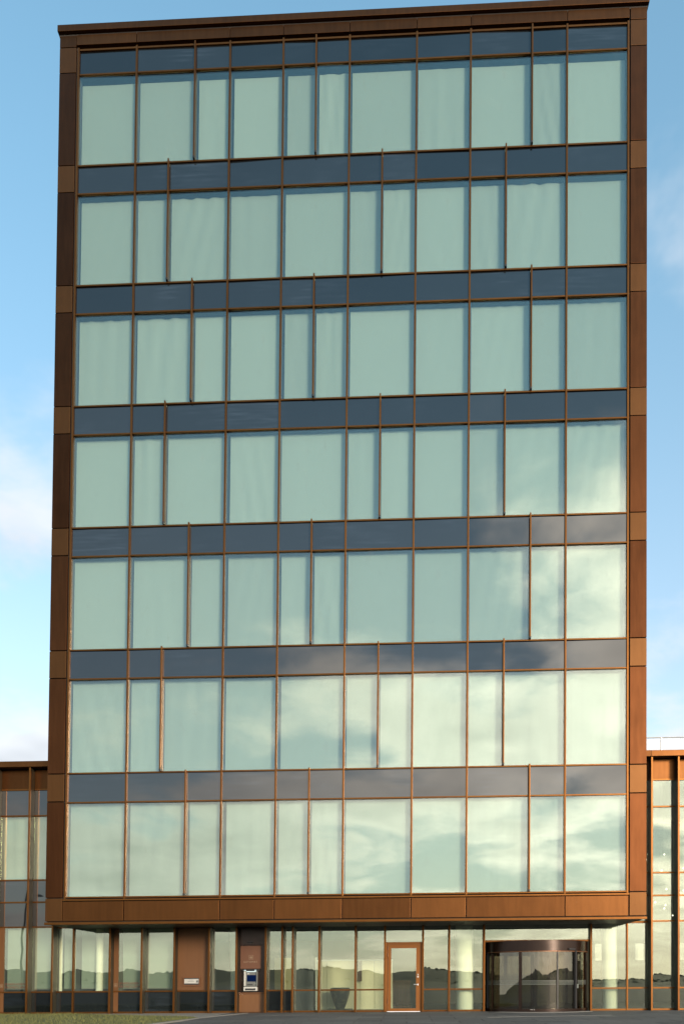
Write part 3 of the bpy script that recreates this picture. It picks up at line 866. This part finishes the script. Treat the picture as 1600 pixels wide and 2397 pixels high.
# bay beside the tower with one thin mullion
for (a, b) in ((-11.003, -10.505), (-10.445, -9.262)):
    rail(a, b, .03, .03, lw); rail(a, b, .685, .024, lw); rail(a, b, 2.69, .02, lw)
    gpane(a, b, .06, .66, M_DARK, lw, 'plinth_pane')
    w = gpane(a, b, .709, 2.665, M_CLEAR, lw)
    blind(w, a + .10, b - .03, .80, 2.665, D + .30, 0)
    MB().box(a + .10, b - .03, D + .29, D + .31, .765, .80).build('hem_bar', M_HEM, w)
MB().box(-10.503, -10.447, D - .05, D + .05, 0, 2.66).build('mullion', M_TRIM, lw, bevel=.003)
lettering(-12.63, lw, -12.83, -12.67)
MB().cyl((-9.72, D + .16), .11, .70, 2.655, 28).build('column', M_COLUMN, lw, smooth=.6)
MB().cyl((-10.96, D + .18), .05, .70, 2.655, 20).build('column', M_COLUMN, lw, smooth=.6)
# upper part of the left wing behind the tower edge
for z in LEV[3:]: rail(-11.003, -9.4, z, .024, lw)
for q in range(2, 6):
    w = gpane(-11.003, -9.4, LEV[q] + .025, LEV[q + 1] - .025, (0, 0, M_SPAN, M_SPAN, M_CLEAR, M_SPAN)[q], lw, 'window' if q == 4 else 'spandrel_pane')
    if q == 4: blind(w, -10.98, -9.5, LEV[q] + .02, LEV[q + 1], D + .16, 0)
MB().box(-11.003, -9.4, D - .015, D + .03, 7.062, 7.655).build('cladding_panel', M_BAND, lw)
MB().box(-10.999, -9.4, YF - .03, D + .35, 7.675, 7.855).build('roof_cap', M_BAND, lw)
MB().box(-18.6, -9.3, D + .5, D + .7, 0, 7.5).build('inner_wall', M_WALLIN, lw)
MB().box(-18.6, -9.3, D + .06, D + .49, 2.72, 4.18).build('floor_slab', M_SLAB, lw)

wing(rw, [7.246, 8.042, 8.842, 9.642, 10.442, 11.242, 12.042, 12.842, 13.642], 14, True, 0)
# bay between the revolving door and the first fin of the right wing
for (a, b) in ((5.51, 6.565), (6.609, 7.215)):
    rail(a, b, .03, .03, rw); rail(a, b, .685, .024, rw); rail(a, b, 2.69, .024, rw)
    gpane(a, b, .06, .66, M_CLEAR, rw, 'plinth_pane'); gpane(a, b, .709, 2.665, M_CLEAR, rw)
MB().box(6.564, 6.610, D - .05, D + .05, 0, 2.66).build('mullion', M_TRIM, rw, bevel=.003)
for z in LEV[3:]: rail(6.2, 7.218, z, .024, rw)
for q in range(2, 6): gpane(6.2, 7.218, LEV[q] + .025, LEV[q + 1] - .025, M_CLEAR, rw)
MB().box(6.2, 7.218, D - .015, D + .03, 7.062, 7.655).build('cladding_panel', M_BAND, rw)
MB().box(6.2, 7.214, YF - .03, D + .35, 7.675, 7.855).build('roof_cap', M_BAND, rw)

# rooftop screen of frosted glass on the right wing
rs = empty('roof_screen', (10.5, D + 2.0, 7.80)); tag(rs, 'pale frosted glass screen on the roof of the right wing', 'screen')
xx = 6.66
while xx < 13.5:
    MB().box(xx + .015, xx + 1.585, D + 1.99, D + 2.01, 7.81, 8.92).build('screen_panel', M_MILKY, rs)
    MB().box(xx - .012, xx + .012, D + 1.97, D + 2.03, 7.80, 8.94).build('post', M_STEEL, rs)
    xx += 1.6
MB().box(6.66, 13.6, D + 1.975, D + 2.025, 8.945, 8.965).build('top_rail', M_LTGREY, rs)

# ------------------------------------------------------------------ lobby interior
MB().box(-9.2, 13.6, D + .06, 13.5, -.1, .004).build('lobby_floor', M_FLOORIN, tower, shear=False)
# back wall with tall windows
bw = MB(); Yb = 10.5
wins = [(6.85, 7.15), (7.75, 8.3), (9.4, 9.8), (11.2, 12.2)]
x = -9.2
for (a, b) in wins:
    bw.box(x, a, Yb, Yb + .2, 0, 7.5); bw.box(a, b, Yb, Yb + .2, 0, 1.75); bw.box(a, b, Yb, Yb + .2, 2.45, 3.9); bw.box(a, b, Yb, Yb + .2, 4.6, 7.5); x = b
for (a, b) in wins:
    for (c, d) in ((1.75, 2.45), (3.9, 4.6)): MB().pane(a + .004, b - .004, Yb + .1, c + .004, d - .004, .02).build('back_window', M_DRUM, rw, shear=False)
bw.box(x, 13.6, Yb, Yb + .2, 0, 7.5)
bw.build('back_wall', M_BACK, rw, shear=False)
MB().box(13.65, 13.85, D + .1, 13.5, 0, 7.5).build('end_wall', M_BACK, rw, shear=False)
MB().box(-9.1, -8.95, D + .1, 10.4, 0, 2.6).build('partition_wall', M_BACK, tower, shear=False)
# columns
for (x, yy, r) in ((-5.42, D + .40, .20), (1.72, D + .45, .275), (6.20, D + .45, .23)):
    MB().cyl((x, yy), r, 0.005, ZBOT + .04, 36).build('column', M_COLUMN, tower, shear=False, smooth=.6)
# rooms behind the cash machine
MB().box(-8.9, -6.2, D + .75, D + .85, 0, 2.6).build('partition_wall', M_WALLIN, tower, shear=False)
MB().box(-4.3, -3.75, D + .85, D + .95, 0, 1.72).build('partition_wall', M_OCHRE, tower, shear=False)
MB().box(-3.62, -3.05, D + .7, D + .8, 0, 2.2).build('partition_wall', M_WALLIN, tower, shear=False)
pt = empty('partition_screen', (-1.9, D + 1.7, 0)); tag(pt, 'cream partition screen of tall panels standing in the lobby behind the planter', 'screen')
for i, (a, b) in enumerate(((-3.02, -2.72), (-2.71, -1.62), (-1.61, -1.15), (-1.14, -.55))):
    MB().box(a, b, D + 1.7, D + 1.76, .02, 1.62).build('panel', M_BEIGE, pt, shear=False, bevel=.005)
MB().box(-3.05, -.54, D + 1.68, D + 1.78, 1.622, 1.67).build('top_rail', M_WHITE, pt, shear=False)
MB().box(-3.09, -3.04, D + 1.68, D + 1.78, .01, 1.75).build('end_post', M_WHITE, pt, shear=False)
# poster on the partition
po = MB().box(-1.72, -1.55, D + 1.6, D + 1.62, .95, 1.62).build('notice_board', M_WOOD, shear=False)
tag(po, 'narrow dark brown notice board in front of the cream partition', 'notice board')
# planter
plr = empty('planter', (-2.22, D + 1.0, 0)); tag(plr, 'large dark mottled vase standing on a square base behind the glass', 'vase')
m, N = newmat('mottled_glaze')
P = pos(N)
principled(N, Base_Color=N.mix(N.rng(N.noise(P, 9.0, 4.0, 0.7), .45, .65), (0.006, 0.007, 0.006, 1), (0.08, 0.07, 0.04, 1)), Roughness=0.3); M_VASE = m
MB().lathe((-2.22, D + 1.0, .07), [(.14, 0), (.17, .08), (.24, .26), (.30, .46), (.325, .58), (.31, .66), (.27, .68), (.26, .64), (.10, .60)], 36).build('vase_body', M_VASE, plr, shear=False, smooth=.8)
MB().box(-2.60, -1.84, D + .68, D + 1.32, .006, .068).build('base', M_BLACK, plr, shear=False)
# slatted bench
sb = empty('slatted_screen', (-.33, D + 2.2, 0)); tag(sb, 'brown wooden slatted screen seen through the glass door', 'screen')
for i in range(14):
    MB().box(-.66 + i * .05, -.635 + i * .05, D + 2.2, D + 2.24, .12, .98).build('slat', M_WOOD, sb, shear=False)
MB().box(-.68, .06, D + 2.245, D + 2.27, .06, .12).build('rail', M_WOOD, sb, shear=False)
MB().box(-.68, .06, D + 2.245, D + 2.27, .90, .96).build('rail', M_WOOD, sb, shear=False)
for x in (-.68, .03): MB().box(x, x + .03, D + 2.245, D + 2.28, .006, .06).build('foot', M_WOOD, sb, shear=False)
# pendant lights in the right wing
prng = random.Random(5)
pm = None
for i in range(34):
    x, yy, z = prng.uniform(7.0, 9.4), D + prng.uniform(.9, 2.6), prng.uniform(3.0, 5.6)
    b_ = MB().lathe((x, yy, z), [(.006, 0), (.020, .008), (.026, .026), (.020, .044), (.006, .052)], 12).build('pendant_light', M_BULB, shear=False, smooth=.8)
    tag(b_, 'small glowing glass globe hung on a thin cord inside the right wing', 'pendant lamp', 'hanging globe lights in the right wing')
    MB().box(x - .0025, x + .0025, yy - .0025, yy + .0025, z + .053, 7.5).build('cord', M_MIDGREY, b_, shear=False)
for o in bpy.data.objects:
    if '_w' in o: del o['_w']
